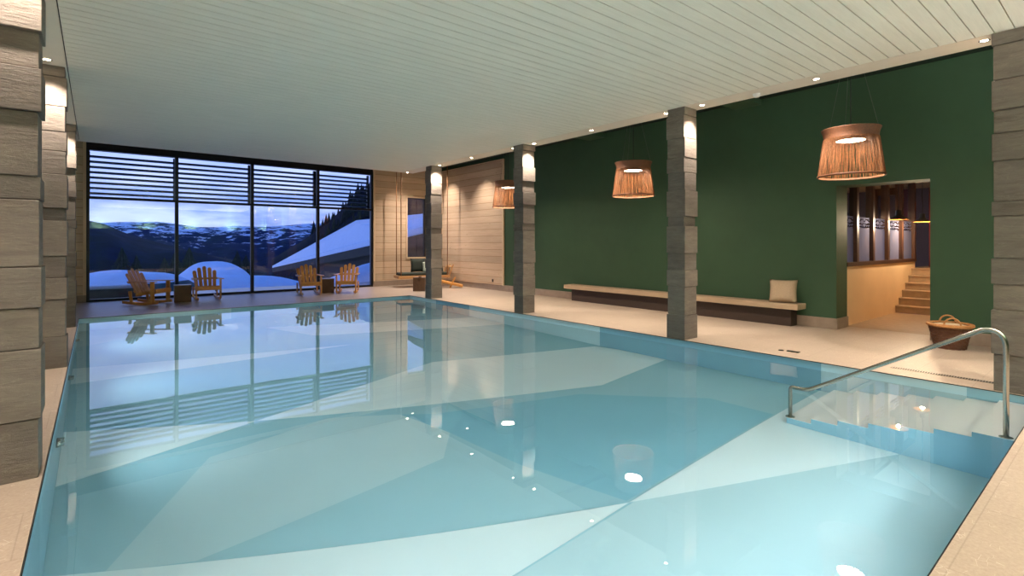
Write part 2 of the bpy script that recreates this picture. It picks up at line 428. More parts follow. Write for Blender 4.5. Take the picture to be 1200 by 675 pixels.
# far wall with big window opening X -.2..8.1 and the small window
WX0,WX1=-.2,8.1
W2=(9.52,10.39,1.08,3.43)
w=MB()
w.box((XL,YF,.2),(WX0,YF+.3,HC)); w.box((WX1,YF,.2),(W2[0],YF+.3,HC)); w.box((W2[1],YF,.2),(XR,YF+.3,HC))
w.box((W2[0],YF,.2),(W2[1],YF+.3,W2[2])); w.box((W2[0],YF,W2[3]),(W2[1],YF+.3,HC)); w.box((WX0,YF,4.5),(WX1,YF+.3,HC))
S(w.build('wall_far',M['woodwall_x']))
b=MB(); b.box((XL,YF-.02,0),(WX0,YF+.3,.2)); b.box((WX1,YF-.02,0),(XR,YF+.3,.2)); S(b.build('baseboard_far',M['basebd']))
w=MB(); w.box((XL-.3,YB,-.1),(XL,YF+.3,HC)); S(w.build('wall_left',M['warmwall']))
w=MB(); w.box((XL-.3,YB-.3,-.1),(XR+TH,YB,HC)); S(w.build('wall_back',M['green']))
# corner posts at both sides of the big window
e=MB(); e.box((WX0-.07,YF-.05,0.2),(WX0,YF-.001,4.4)); e.box((WX1,YF-.05,.2),(WX1+.07,YF-.001,4.4)); S(e.build('trim_4',M['palewood'],bevel=.004))

# upper ceiling over the deck and canopy ceiling over the pool
u=MB(); u.box((XL,YB,HC),(XR+TH,YF+.3,HC+.2)); S(u.build('ceiling_upper',M['green_dk']))
u=MB(); u.box((8.04,5.0,4.5),(XR-.002,5.55,4.615)); u.box((8.04,9.2,4.5),(XR-.002,9.8,4.615)); S(u.build('trim_5',M['green'],bevel=.004))
CX1,CY1=8.03,15.0
u=MB()
u.box((XL,YB,ZC),(PX0-.012,CY1,ZC+.4),1)                 # smooth plaster strip on the column side
u.box((7.62,YB,ZC),(CX1,CY1,ZC+.4),2)                     # painted edge along the deck
u.box((PX0-.012,14.93,ZC),(7.62,CY1,ZC+.4),2)             # painted edge along the window
u.box((PX0-.012,YB,ZC+.03),(7.62,14.93,ZC+.4),3)          # dark backing behind the boards
p=.16; y=14.925
while y>YB:
    u.box((PX0,y-p+.011,ZC+.002),(7.612,y,ZC+.029),0); y-=p
S(u.build('ceiling',[M['board'],M['plaster'],M['strip'],M['black']]))

# ------------------------------------------------------------------ big window
win=S(empty('window_1',(0,YF,0)))
fr=MB()
D0,D1=.0,.12
fr.box((WX0,D0,0),(WX1,D1,.07)); fr.box((WX0,D0,2.85),(WX1,D1,2.92)); fr.box((WX0,D0,4.2),(WX1,D1+.1,4.5))
for x in (WX0,WX1-.07): fr.box((x,D0,.07),(x+.07,D1,4.2))
fr.build('window_frame',M['frame'],win,bevel=.004)
for x in (1.89,3.96,6.07):
    mm=MB(); mm.box((x-.045,D0-.01,.07),(x+.045,D1,4.2)); mm.build('mullion',M['frame'],win,bevel=.004)
xs=[WX0+.07,1.845,1.935,3.915,4.005,6.025,6.115,WX1-.07]
for i in range(4):
    a,b_=xs[2*i],xs[2*i+1]
    g=MB(); g.add([(a,.06,.07),(b_,.06,.07),(b_,.06,2.85),(a,.06,2.85)],[(0,1,2,3)]); g.build('pane',M['glass'],win)
    g=MB(); g.add([(a,.06,2.92),(b_,.06,2.92),(b_,.06,4.2),(a,.06,4.2)],[(0,1,2,3)]); g.build('pane',M['glass'],win)
    l=MB()
    for k in range(8):
        z=3.03+.148*k; q=Matrix.Translation((0,.38,z))@Matrix.Rotation(R(-12),4,'X')
        l.box((a-.04,-.05,-.02),(b_+.04,.05,.02),0,q)
    l.box((b_-.01,.33,2.92),(b_+.05,.43,4.2)); l.box((a-.05,.33,2.92),(a+.01,.43,4.2))
    l.build('louvre',M['frame'],win)
w2=S(empty('window_2',(0,YF,0)))
fr=MB(); a,b_,c_,d_=W2
fr.box((a-.05,-.04,c_-.05),(b_+.05,.0,c_)); fr.box((a-.05,-.04,d_),(b_+.05,0,d_+.05)); fr.box((a-.05,-.04,c_),(a,.0,d_)); fr.box((b_,-.04,c_),(b_+.05,.0,d_))
fr.build('casing',M['palewood'],w2,bevel=.003)
fr=MB(); fr.box((a,.08,c_),(b_,.14,c_+.03)); fr.box((a,.08,d_-.03),(b_,.14,d_)); fr.box((a,.08,c_),(a+.03,.14,d_)); fr.box((b_-.09,.08,c_),(b_,.14,d_)); fr.build('window_frame',M['frame'],w2)
g=MB(); g.add([(a,.11,c_),(b_,.11,c_),(b_,.11,d_),(a,.11,d_)],[(0,1,2,3)]); g.build('pane',M['glass'],w2)

# ------------------------------------------------------------------ columns
zj=[0,.40,.88,1.16,1.44,1.90,2.06,2.50,2.80,3.05,3.38,3.76,3.9]
def column(x0,x1,y0,y1,label,seed,pool_side):
    rr=random.Random(seed); m=MB()
    for i,(a,b) in enumerate(zip(zj[:-1],zj[1:])):
        wide=.014 if (i+seed)%2==0 else 0
        d=[rr.uniform(0,.008)+wide for _ in range(4)]
        cut=.035 if i in (5,8,10) else 0     # slabs set back leave a shadow line
        xa,xb=x0+ .018-d[0],x1-.018+d[1]
        ya=y0+.02-d[2]+cut*.6; yb=y1-.02+d[3]
        m.box((xa,ya,a+ (.007 if i else 0)),(xb,yb,b))
    m.box((x0+.03,y0+.05,0.002),(x1-.03,y1-.03,3.899))
    o=m.build('stone_column',M['slate'],bevel=.005)
    tag(o,label,'column','stone block columns around the pool'); return o
lr=['stone block column at the near right corner behind the steel handrail','stone block column at the right edge, in front of the long bench','stone block column at the right edge, second from the window wall','stone block column at the right edge, nearest the hanging daybed']
ll=['largest grey stone column, cut off by the left picture edge','middle stone column on the left pool edge, under a bright downlight','farthest small stone column on the left pool edge, nearest the big window']
for k,y in enumerate((.68,4.79,8.95,13.1)): column(7.61,7.99,y,y+.36,lr[k],k+1,1)
for k,y in enumerate((4.76,8.82,12.95)): column(-.68,-.29,y,y+.36,ll[k],k+11,0)

# ------------------------------------------------------------------ downlights
def spot(name,loc,energy,size=60,blend=.5,color=(1,.86,.76),r=.03,parent=None,rot=(0,0,0)):
    d=bpy.data.lights.new(name,'SPOT'); d.energy=energy; d.spot_size=R(size); d.spot_blend=blend; d.color=color; d.shadow_soft_size=r
    o=bpy.data.objects.new(name,d); C.objects.link(o); o.location=loc; o.rotation_euler=rot
    if parent is not None: o.parent=parent
    return o
def make_downlight():
    r_=empty('recessed_downlight')
    m=MB(); m.lathe([(.05,0.0),(.052,-.004),(.048,-.006),(.038,-.004),(.036,.0)],24); m.build('trim_ring',M['dark_metal'],r_)
    m=MB(); m.lathe([(.0,-.0015),(.02,-.0015),(.036,-.001)],24); m.build('lens',M['lens'],r_)
    return r_
dl0=make_downlight(); first=[True]
def downlight(x,y,label,energy,size,col=(1,.86,.76)):
    z_=4.615 if x>8.1 else ZC-.001
    o=dl0 if first[0] else copy_tree(dl0); first[0]=False
    o.location=(x,y,z_); tag(o,label,'downlight','recessed ceiling downlights')
    spot('downlight_lamp',(0,0,-.02),energy,size,.9,col,.03,o)
E1_=66
DL=[(1.12,'behind the near right column'),(2.86,'above the pool steps, at the ceiling edge'),(4.59,'just in front of the column by the bench'),(5.28,'just behind the column by the bench'),(7.03,'at the ceiling edge between the bench column and the next column'),
    (8.78,'just in front of the second column from the window'),(9.52,'just behind the second column from the window'),(11.29,'at the ceiling edge between the two farthest right columns'),(12.93,'just in front of the column by the daybed'),(14.92,'at the far right corner of the pool ceiling')]
for y,s_ in DL:
    near=any(abs(y-q)<.3 for q in (4.59,8.78,12.93))
    downlight(7.79,y,'recessed downlight '+s_,E1_*(.8 if near else 1.6 if y<3 else 1),100)
for y,s_ in ((4.56,'hidden-side left strip, beside the largest left column'),(6.93,'in the left ceiling strip between the first two left columns'),(8.60,'in the left ceiling strip, shining down the middle left column'),(12.73,'in the left ceiling strip, shining down the farthest left column')):
    downlight(-.47,y,('recessed downlight '+s_).replace('hidden-side ',''),E1_*.8,100)
for i,(x,y) in enumerate(((7.79,.45),(7.79,-1.3),(-.47,2.8),(-.47,1.0),(-.47,-1.0),(1.2,-.9),(3.4,-.9),(5.6,-.9))):  # extra unseen downlights, added to light the near deck and columns
    downlight(x,y,'added recessed downlight in the ceiling over the near deck, outside the picture',E1_*1.1,110)
HCL=[(10.0,16.9),(9.9,14.6),(9.2,17.2)]
for i,(x,y) in enumerate(HCL):
    downlight(x,y,'recessed downlight in the raised ceiling above the daybed corner',E1_*1.3,100)
sd=MB(); sd.lathe([(.0,-.05),(.035,-.05),(.05,-.035),(.052,-.012),(.06,-.01),(.06,0)],24,cap=False)
o=sd.build('smoke_detector',M['plastic'],loc=(7.86,3.72,ZC)); tag(o,'small round white smoke detector under the right ceiling edge','smoke detector')

# ------------------------------------------------------------------ pendants
def make_pendant():
    r_=empty('rattan_pendant')
    zt,zb=3.27,2.60; rt,rb=.35,.42
    m=MB(); N=190
    for k in range(N):
        a=2*math.pi*k/N; a2=a+rnd.uniform(-.035,.035); q=rnd.uniform(.0028,.0042)
        a3=a+rnd.uniform(-.035,.035)
        m.tube([(rt*math.cos(a),rt*math.sin(a),zt-.12),((rt+rb)/2*math.cos(a3),(rt+rb)/2*math.sin(a3),(zt+zb)/2-.05),(rb*math.cos(a2),rb*math.sin(a2),zb)],q,4,cap=False)
    m.build('strand_shade',M['strand'],r_)
    m=MB(); m.lathe([(rt,zt-.13),(rt-.004,zt-.10),(rt+.004,zt-.04),(rt+.026,zt+.01),(rt+.028,zt+.02),(rt+.018,zt+.016),(rt+.0,zt-.04),(rt-.012,zt-.10),(rt-.01,zt-.13),(rt,zt-.13)],48)
    m.build('top_band',M['strand2'],r_)
    m=MB(); m.lathe([(rb-.012,zb-.012),(rb+.01,zb-.012),(rb+.012,zb+.012),(rb-.01,zb+.014),(rb-.012,zb-.012)],64); m.build('bottom_ring',M['strand2'],r_)
    m=MB(); m.lathe([(0,3.16),(.19,3.16),(.195,3.15),(.195,3.125),(.185,3.122)],40); 
    for k in range(3):
        a=R(30+120*k); m.tube([(.2*math.cos(a),.2*math.sin(a),3.15),((rt)*math.cos(a),(rt)*math.sin(a),3.19)],.005,6)
    m.build('lamp_housing',M['dark_metal'],r_)
    m=MB(); m.lathe([(0,3.121),(.183,3.121)],40); m.build('led_disc',M['led'],r_)
    m=MB(); m.tube([(0,0,3.16),(0,0,4.60)],.006,8); m.lathe([(.06,4.60),(.06,4.62),(0,4.62)],20); m.lathe([(0,4.6),(.06,4.6)],20); m.build('cord',M['cable'],r_)
    for k in range(3):
        a=R(30+120*k); m=MB(); m.tube([(.05*math.cos(a),.05*math.sin(a),4.60),(rt*math.cos(a),rt*math.sin(a),zt)],.0028,6); m.build('suspension_wire',M['wire'],r_)
    return r_
p0=make_pendant()
plab=['rattan strand pendant lamp nearest the passage opening, largest in view','rattan strand pendant lamp between the two nearer right columns','rattan strand pendant lamp half hidden behind the second column from the window']
for k,(x,y,rz) in enumerate(((8.62,2.70,0),(8.65,6.65,.5),(8.65,10.8,1.1))):
    o=p0 if k==0 else copy_tree(p0); o.location=(x,y,0); o.rotation_euler=(0,0,rz); tag(o,plab[k],'pendant lamp','rattan pendant lamps over the deck')
    d=bpy.data.lights.new('pendant_glow','AREA'); d.shape='DISK'; d.size=.34; d.energy=16; d.color=(1,.82,.62)
    l=bpy.data.objects.new('pendant_glow',d); C.objects.link(l); l.parent=o; l.location=(0,0,3.115)

# ------------------------------------------------------------------ rocking chairs
def slat(m,x,w,z0,z1,tilt,thick=.02,y0=.0,splay=0):
    """one back slat standing in the tilted back plane with a rounded top"""
    q=Matrix.Translation((x,y0,z0))@Matrix.Rotation(-tilt,4,'X')@Matrix.Rotation(splay,4,'Y')
    L=z1-z0; pts=[(-w*.42,0),(w*.42,0),(w/2,L-w*.5)]+[(w/2*math.cos(a),L-w*.5+w*.5*math.sin(a)) for a in (R(30),R(60),R(90),R(120),R(150))]+[(-w/2,L-w*.5)]
    n=len(pts)
    vs=[(a,0,b) for a,b in pts]+[(a,thick,b) for a,b in pts]
    fs=[tuple(range(n)),tuple(range(2*n-1,n-1,-1))]+[(i,(i+1)%n,n+(i+1)%n,n+i) for i in range(n)]
    m.add(vs,fs,0,False,q)
def make_rocker():
    r_=empty('rocking_chair')          # faces -Y
    for s in (-1,1):
        m=MB(); X=.27*s
        pts=[]
        def zc(y): return .02+ .16*(y-.0)**2*1.0
        ys=[-.42+.94*i/12 for i in range(13)]
        top=[(y,zc(y)+.055) for y in ys]; bot=[(y,zc(y)-.02) for y in ys]
        poly=bot+top[::-1]; n=len(poly)
        vs=[(X-.016,a,b) for a,b in poly]+[(X+.016,a,b) for a,b in poly]
        k=len(ys)
        fs=[]
        for i in range(k-1):
            fs.append((i,i+1,n-2-i,n-1-i)); fs.append((n+i,n+n-1-i,n+n-2-i,n+i+1)); fs.append((i,n+i,n+i+1,i+1)); fs.append((n-1-i,n-2-i,2*n-2-i,2*n-1-i))
        fs.append((0,n-1,2*n-1,n)); fs.append((k-1,n+k-1,n+k,k))
        m.add(vs,fs); m.build('rocker',M['teak'],r_,bevel=.003)
        m=MB(); m.box((X-.02+.03*s,-.34,.05),(X+.02+.03*s,-.24,.60)); m.build('front_leg',M['teak_z'],r_,bevel=.004)
        m=MB(); q=Matrix.Translation((X+.03*s,.26,.07))@Matrix.Rotation(R(-8),4,'X'); m.box((-.018,-.035,0),(.018,.035,.30),0,q); m.build('rear_leg',M['teak_z'],r_,bevel=.004)
        m=MB(); a=X+.05*s
        m.prism([(a-.055,-.40),(a+.055,-.40),(a+.062,-.30),(a+.045,.05),(a+.02,.36),(a-.02,.36),(a-.045,.05),(a-.062,-.3)],.60,.622); m.build('armrest',M['teak'],r_,bevel=.005)
    # seat: side rails and cross slats sloping to the back
    m=MB(); q=Matrix.Translation((0,-.36,.40))@Matrix.Rotation(R(-12),4,'X')
    for i in range(7): m.box((-.29,.075*i,0),(.29,.075*i+.066,.02),0,q)
    for s in (-1,1): m.box((.25*s-.014,-.0,-.075),(.25*s+.014,.56,-.001),0,q)
    m.build('seat',M['oak'] if False else M['teak'],r_,bevel=.003)
    m=MB(); m.box((-.29,-.385,.30),(.29,-.362,.41)); m.build('apron',M['teak'],r_,bevel=.004)
    m=MB(); tl=R(27)
    for i,(x,h,sp) in enumerate(((-.215,.60,-.07),(-.110,.69,-.035),(0,.735,0),(.110,.69,.035),(.215,.60,.07))):
        slat(m,x,.099,.28,.28+h+.02,tl,.02,.14,sp)
    q=Matrix.Translation((0,.14,.28))@Matrix.Rotation(-tl,4,'X')
    m.box((-.27,.021,.06),(.27,.045,.13),0,q); m.box((-.33,.021,.34),(.33,.045,.40),0,q)
    m.build('backrest',M['teak_z'],r_,bevel=.003)
    return r_
rc=make_rocker()
CH=[(1.12,16.72,50,'wooden rocking chair by the window, leftmost and seen from its side'),
    (2.48,16.95,0,'wooden rocking chair by the window, second from left, right of the brown side table'),
    (5.24,16.62,-6,'wooden rocking chair by the window, left of the right brown side table'),
    (6.42,16.45,-30,'wooden rocking chair at far right of the window, turned slightly left')]
for i,(x,y,a,lb) in enumerate(CH):
    o=rc if i==0 else copy_tree(rc); o.location=(x,y,.0); o.rotation_euler=(0,0,R(a)); tag(o,lb,'rocking chair','rocking chairs before the big window')
def make_cube_table():
    r_=empty('side_table')
    m=MB(); m.box((-.20,-.20,0),(-.18,.20,.45)); m.box((.18,-.20,0),(.20,.20,.45)); m.box((-.18,.18,0),(.18,.20,.45))
    m.box((-.18,-.20,0),(.18,-.18,.36)); m.box((-.18,-.20,.385),(.18,-.18,.45)); m.box((-.18,-.20,.36),(-.06,-.18,.385)); m.box((.06,-.20,.36),(.18,-.18,.385)); m.box((-.18,-.18,0),(.18,.18,.02))
    m.build('body',M['cube'],r_)
    m=MB(); m.box((-.205,-.205,.45),(.205,.205,.468)); m.build('table_top',M['cube_top'],r_,bevel=.003)
    return r_
tb=make_cube_table()
for i,(x,y,a,lb) in enumerate(((1.88,16.85,-4,'brown cube side table between the two left rocking chairs'),(5.92,16.95,-12,'brown cube side table between the two right rocking chairs'),(8.62,15.6,-38,'brown cube side table in front of the hanging daybed'))):
    o=tb if i==0 else copy_tree(tb); o.location=(x,y,0); o.rotation_euler=(0,0,R(a)); tag(o,lb,'side table','brown cube side tables')
m=MB(); m.lathe([(0,.0),(.04,.0),(.075,.03),(.07,.032),(.035,.008),(0,.006)],20); o=m.build('wooden_bowl',M['post'],loc=(8.60,15.55,.468)); tag(o,'small dark bowl on the side table by the daybed','bowl')

# ------------------------------------------------------------------ hanging daybed
DB=empty('hanging_daybed',(8.72,17.42,0),R(-14)); tag(DB,'wooden hanging daybed on ropes in the corner before the small window','daybed')
m=MB(); L=1.8; dp=.72
m.box((-.08,-dp/2-.04,.33),(L+.08,-dp/2,.43)); m.box((-.08,dp/2,.33),(L+.08,dp/2+.04,.43)); m.box((-.08,-dp/2,.33),(-.04,dp/2,.43)); m.box((L+.04,-dp/2,.33),(L+.08,dp/2,.43)); m.build('bed_frame',M['oak'],DB,bevel=.006)
m=MB()
for i in range(8): m.box((-.04+.22*i,-dp/2,.41),(.15+.22*i,dp/2,.43))
m.build('slat_base',M['oak'],DB,bevel=.003)
m=MB(); q=Matrix.Translation((L+.06,0,.43))@Matrix.Rotation(R(22),4,'Y')
for y in (-dp/2-.02,0,dp/2+.02): m.box((-.02,y-.02,-.03),(.02,y+.02,.42),0,q)
m.box((-.022,-dp/2,.30),(.022,dp/2,.36),0,q); m.build('end_rail',M['oak'],DB,bevel=.004)
for x in (.02,L-.02):
    for y in (-dp/2-.02,dp/2+.02):
        m=MB(); m.tube([(x,y,.36),(x,y,4.61)],.017,8); m.tube([(x,y,.32),(x,y,.335)],.03,8); m.build('rope',M['rope'],DB)
m=MB(); m.box((.0,-dp/2+.01,.432),(L,dp/2-.01,.53)); m.build('seat_cushion',M['cush_green'],DB,bevel=.03,seg=3)
def cushion(name,w,h,t,mat,loc,rz,rx,label,cat,group=None):
    m=MB(); N=10; vs=[];fs=[]
    for sgn in (-1,1):
        for i in range(N+1):
            for jj in range(N+1):
                u,v=i/N*2-1,jj/N*2-1
                pu=u*(1-.07*(1-v*v)*abs(u)); pv=v*(1-.07*(1-u*u)*abs(v))
                th=t/2*((1-u**4)*(1-v**4))**.5
                vs.append((pu*w/2,sgn*th,(pv+1)*h/2))
    K=(N+1)**2
    for s_ in (0,1):
        for i in range(N):
            for jj in range(N):
                a=s_*K+i*(N+1)+jj; fs.append((a,a+1,a+N+2,a+N+1))
    m.add(vs,fs,0,True)
    o=m.build(name,mat); 
    me=o.data; bm=bmesh.new(); bm.from_mesh(me); bmesh.ops.remove_doubles(bm,verts=bm.verts,dist=.0008); bmesh.ops.recalc_face_normals(bm,faces=bm.faces); bm.to_mesh(me); bm.free()
    o.location=loc; o.rotation_euler=(rx,0,rz); tag(o,label,cat,group); return o
def dloc(x,y,z):
    a=R(-14); return (8.72+x*math.cos(a)-y*math.sin(a),17.42+x*math.sin(a)+y*math.cos(a),z)
cushion('back_cushion',.58,.52,.16,M['cush_green'],dloc(.80,.16,.535),R(-14),R(-10),'dark green back cushion on the daybed, left of the column','cushion','dark green back cushions')
cushion('back_cushion',.58,.52,.16,M['cush_green'],dloc(1.50,.16,.535),R(-14),R(-10),'dark green back cushion on the daybed, right of the column','cushion','dark green back cushions')
cushion('throw_pillow',.42,.40,.12,M['white_cloth'],dloc(1.14,-.02,.535),R(-14),R(-14),'white and green patterned pillow on the daybed beside the column','pillow')
# low wooden lounger whose foot end shows right of the column
LG=empty('wooden_footrest',(10.15,16.0,0),R(-38)); tag(LG,'low wooden folding footrest on the deck right of the far column','footrest')
m=MB()
for i in range(5): m.box((-.45,-.20+.085*i,.0),(.40,-.13+.085*i,.022),0,Matrix.Translation((0,0,.17))@Matrix.Rotation(R(13),4,'Y'))
m.build('slat_top',M['teak'],LG,bevel=.003)
for s in (-1,1):
    m=MB(); q=Matrix.Translation((0,.2*s,.15))@Matrix.Rotation(R(13),4,'Y'); m.box((-.46,-.015,-.03),(.42,.015,.03),0,q); m.build('side_rail',M['teak'],LG,bevel=.003)
    m=MB(); m.box((-.42,.2*s-.018,0),(-.37,.2*s+.018,.22)); m.build('leg',M['teak_z'],LG,bevel=.003)
    m=MB(); q=Matrix.Translation((-.05,.16*s,.0))@Matrix.Rotation(R(25),4,'Y'); m.box((-.02,-.014,0),(.02,.014,.42),0,q); m.build('leg',M['teak_z'],LG,bevel=.003)
m=MB(); m.box((-.01,-.04,-.05),(0,.04,.05)); m.box((-.012,-.025,-.02),(-.01,.025,.02)); o=m.build('wall_socket',M['socket'],loc=(XR-.051,14.25,.33)); tag(o,'small black socket low on the wooden wall cladding','socket')

# ------------------------------------------------------------------ long bench
BN=empty('long_bench',(10.78,7.25,0)); tag(BN,'long low wooden wall bench with dark recessed plinth along the green wall','bench')
m=MB(); m.box((-.42,-3.12,.335),(-.026,3.15,.445)); m.build('seat_plank',M['bench'],BN,bevel=.006)
m=MB(); m.box((-.30,-2.95,0),(-.026,2.95,.334)); m.build('plinth',M['darkbrown'],BN)
cushion('bench_pillow',.50,.46,.15,M['linen'],(10.46,4.44,.452),R(-74),R(-14),'square beige linen pillow on the right end of the long bench','pillow')

# ------------------------------------------------------------------ baskets
def make_basket(r0,r1,h):
    b=empty('wicker_basket')
    m=MB(); n=56; rings=13
    for i in range(rings):
        z0=h*i/rings; z1=h*(i+.92)/rings; ra=r0+(r1-r0)*i/rings; rb_=r0+(r1-r0)*(i+1)/rings
        vs=[];fs=[]
        for zz,rr in ((z0,ra),((z0+z1)/2,(ra+rb_)/2+.004),(z1,rb_)):
            for k in range(n):
                a=2*math.pi*k/n; off=.007*(1 if (k//2+i)%2 else -1); vs.append(((rr+off)*math.cos(a),(rr+off)*math.sin(a),zz))
        for q in range(2):
            for k in range(n): fs.append((q*n+k,q*n+(k+1)%n,(q+1)*n+(k+1)%n,(q+1)*n+k))
        m.add(vs,fs,0,True)
    m.lathe([(0,.01),(r0-.01,.01),(r1-.02,h)],40); m.build('woven_body',M['wicker'],b)
    m=MB(); m.tube([((r1+.005)*math.cos(a),(r1+.005)*math.sin(a),h) for a in [2*math.pi*k/48 for k in range(49)]],.026,8); m.build('rim',M['wicker_lt'],b)
    for s in (-1,1):
        m=MB(); m.tube([(.10*math.cos(a),s*(r1-.05),h+.0+.12*math.sin(a)) for a in [math.pi*k/16 for k in range(17)]],.012,8); m.build('handle',M['wicker_lt'],b)
    return b
bk=make_basket(.185,.262,.36); bk.location=(10.2,1.86,0); bk.rotation_euler=(0,0,R(-72)); tag(bk,'round dark wicker basket with lighter rim and handles beside the passage opening','basket','wicker baskets')
b2=copy_tree(bk); b2.location=(10.30,1.04,0); b2.rotation_euler=(0,0,R(20)); tag(b2,'wicker basket almost wholly hidden behind the near right column','basket','wicker baskets')
m=MB(); m.lathe([(0,.0),(.20,0),(.225,.02),(.215,.045),(.15,.06),(0,.065)],32); o=m.build('rolled_towels',M['towel'],loc=(10.2,1.86,.31)); tag(o,'pale folded towels lying in the wicker basket','towels')

# ------------------------------------------------------------------ handrail
HR=empty('pool_handrail',(6.2,.75,0)); tag(HR,'bent stainless steel handrail rising from the pool steps at the right','handrail')
pts=[(0,.0,-.19),(0,0,.60)]
# rounded upper bend between the post and the sloping rail
c0=Vector((0,0,.60)); c1=Vector((0,.02,.93)); c2=Vector((0,.22,.80))
for i in range(1,10):
    t_=i/10; pts.append(tuple((1-t_)**2*Vector((0,0,.66))+2*t_*(1-t_)*Vector((0,.0,.90))+t_**2*Vector((0,.20,.805))))
pts+= [(0,.6,.566),(0,1.0,.326),(0,1.4,.087),(0,1.52,.016)]
for i in range(0,7):
    t_=i/6; pts.append(tuple((1-t_)**2*Vector((0,1.56,-.008))+2*t_*(1-t_)*Vector((0,1.62,-.042))+t_**2*Vector((0,1.68,-.042))))
pts+=[(0,1.70+.02*i,-.042) for i in range(1,3)]
for i in range(0,7):
    t_=i/6; pts.append(tuple((1-t_)**2*Vector((0,1.76,-.042))+2*t_*(1-t_)*Vector((0,1.80,-.042))+t_**2*Vector((0,1.80,-.09))))
pts+=[(0,1.80,-.4),(0,1.80,-1.12)]
m=MB(); m.tube(pts,.021,14); m.build('rail_tube',M['steel'],HR)
for y,z in ((0,-.19),(1.80,-1.12)):
    m=MB(); m.lathe([(0,z+.014),(.045,z+.014),(.05,z+.008),(.05,z),(0,z)],24,M=Matrix.Translation((0,y,0))); m.build('base_flange',M['steel'],HR)
# drain grate and deck nozzle
DG=empty('drain_grate',(8.02,1.53,0)); tag(DG,'slotted metal drain grate set in the deck along the pool edge','drain grate')
m=MB(); m.box((-.045,-.52,0),(-.038,.52,.004)); m.box((.038,-.52,0),(.045,.52,.004)); 
for i in range(41): m.box((-.038,-.52+.0255*i,.0),(.038,-.508+.0255*i,.004))
m.build('slotted_bars',M['grate'],DG)
m=MB(); m.box((-.037,-.52,.0005),(.037,.52,.0015)); m.build('channel',M['black'],DG)
m=MB(); m.lathe([(0,.012),(.03,.012),(.038,.006),(.04,0)],20); o=m.build('deck_outlet',M['dark_metal'],loc=(8.0,3.42,0)); tag(o,'tiny dark round outlet in the deck edge, left one','floor outlet')
m=MB(); m.box((-.035,-.085,0),(.035,.085,.012)); o=m.build('deck_plate',M['dark_metal'],loc=(8.03,3.26,0),bevel=.004); tag(o,'tiny dark oblong plate in the deck beside the round outlet','floor plate')

# ------------------------------------------------------------------ passage behind the opening
PYL,PYR=3.63,1.2
m=MB(); m.box((XR+TH,PYR-.1,-.3),(14.5,PYL+.1,0)); S(m.build('floor_passage',M['step']))
m=MB()
for k in range(6): m.box((14.5+.26*k,PYR+.003,0),(14.5+.26*(k+1) if k<5 else 15.9,PYL-.003,.166*(k+1)-.03)); 
for k in range(6): m.box((14.48+.26*k,PYR+.003,.166*(k+1)-.03),(14.5+.26*(k+1) if k<5 else 15.9,PYL-.003,.166*(k+1)))
o=m.build('passage_stairs',M['step'],bevel=.004); tag(o,'short flight of brown stone stairs at the end of the passage','stairs')
m=MB(); m.box((XR+TH,PYL,0),(16.15,PYL+.12,1.16)); S(m.build('wall_passage_left',M['cream']))
m=MB(); m.box((XR+TH,PYR-.12,0),(19.5,PYR,3.4)); m.box((XR+TH,PYR-.1,0),(XR+TH+.02,OY0-.2,3.2)); S(m.build('wall_passage_right',M['cream']))
m=MB(); m.box((XR+TH,PYR-.1,3.3),(19.5,8.0,3.4)); S(m.build('ceiling_passage',M['warmwall']))
m=MB(); m.box((19.5,PYR-.1,0),(19.6,8.0,3.4)); m.box((XR+TH,7.9,0),(19.5,8.0,3.4)); S(m.build('wall_passage_end',M['lilac']))
m=MB(); m.box((XR+TH,PYL+.12,-.1),(19.5,8,0)); S(m.build('floor_room',M['darkbrown']))
PT=S(empty('window_3',(0,PYL,0)))
m=MB(); m.box((XR+TH,-.03,1.16),(16.15,.15,1.24)); m.box((XR+TH,0,3.2),(16.15,.12,3.3)); m.build('sill',M['post'],PT,bevel=.004)
for x in (11.95,12.93,13.95,15.03,16.1):
    m=MB(); m.box((x-.06,-.02,1.24),(x+.06,.12,3.2)); m.build('post',M['post'],PT,bevel=.004)
px=[XR+TH,11.89,12.01,12.87,12.99,13.89,14.01,14.97,15.09,16.04]
for i in range(5):
    a,b_=px[2*i],px[2*i+1]
    m=MB(); m.add([(a,.05,1.24),(b_,.05,1.24),(b_,.05,2.16),(a,.05,2.16)],[(0,1,2,3)]); m.build('frosted_pane',M['frost'],PT)
    m=MB(); m.add([(a,.051,2.16),(b_,.051,2.16),(b_,.051,3.2),(a,.051,3.2)],[(0,1,2,3)]); m.build('clear_pane',M['glass2'],PT)
m=MB(); m.box((15.9,PYR,0),(19.5,PYL,.996)); m.box((16.15,PYL,0),(19.5,PYL+.1,.996)); S(m.build('floor_landing',M['step']))
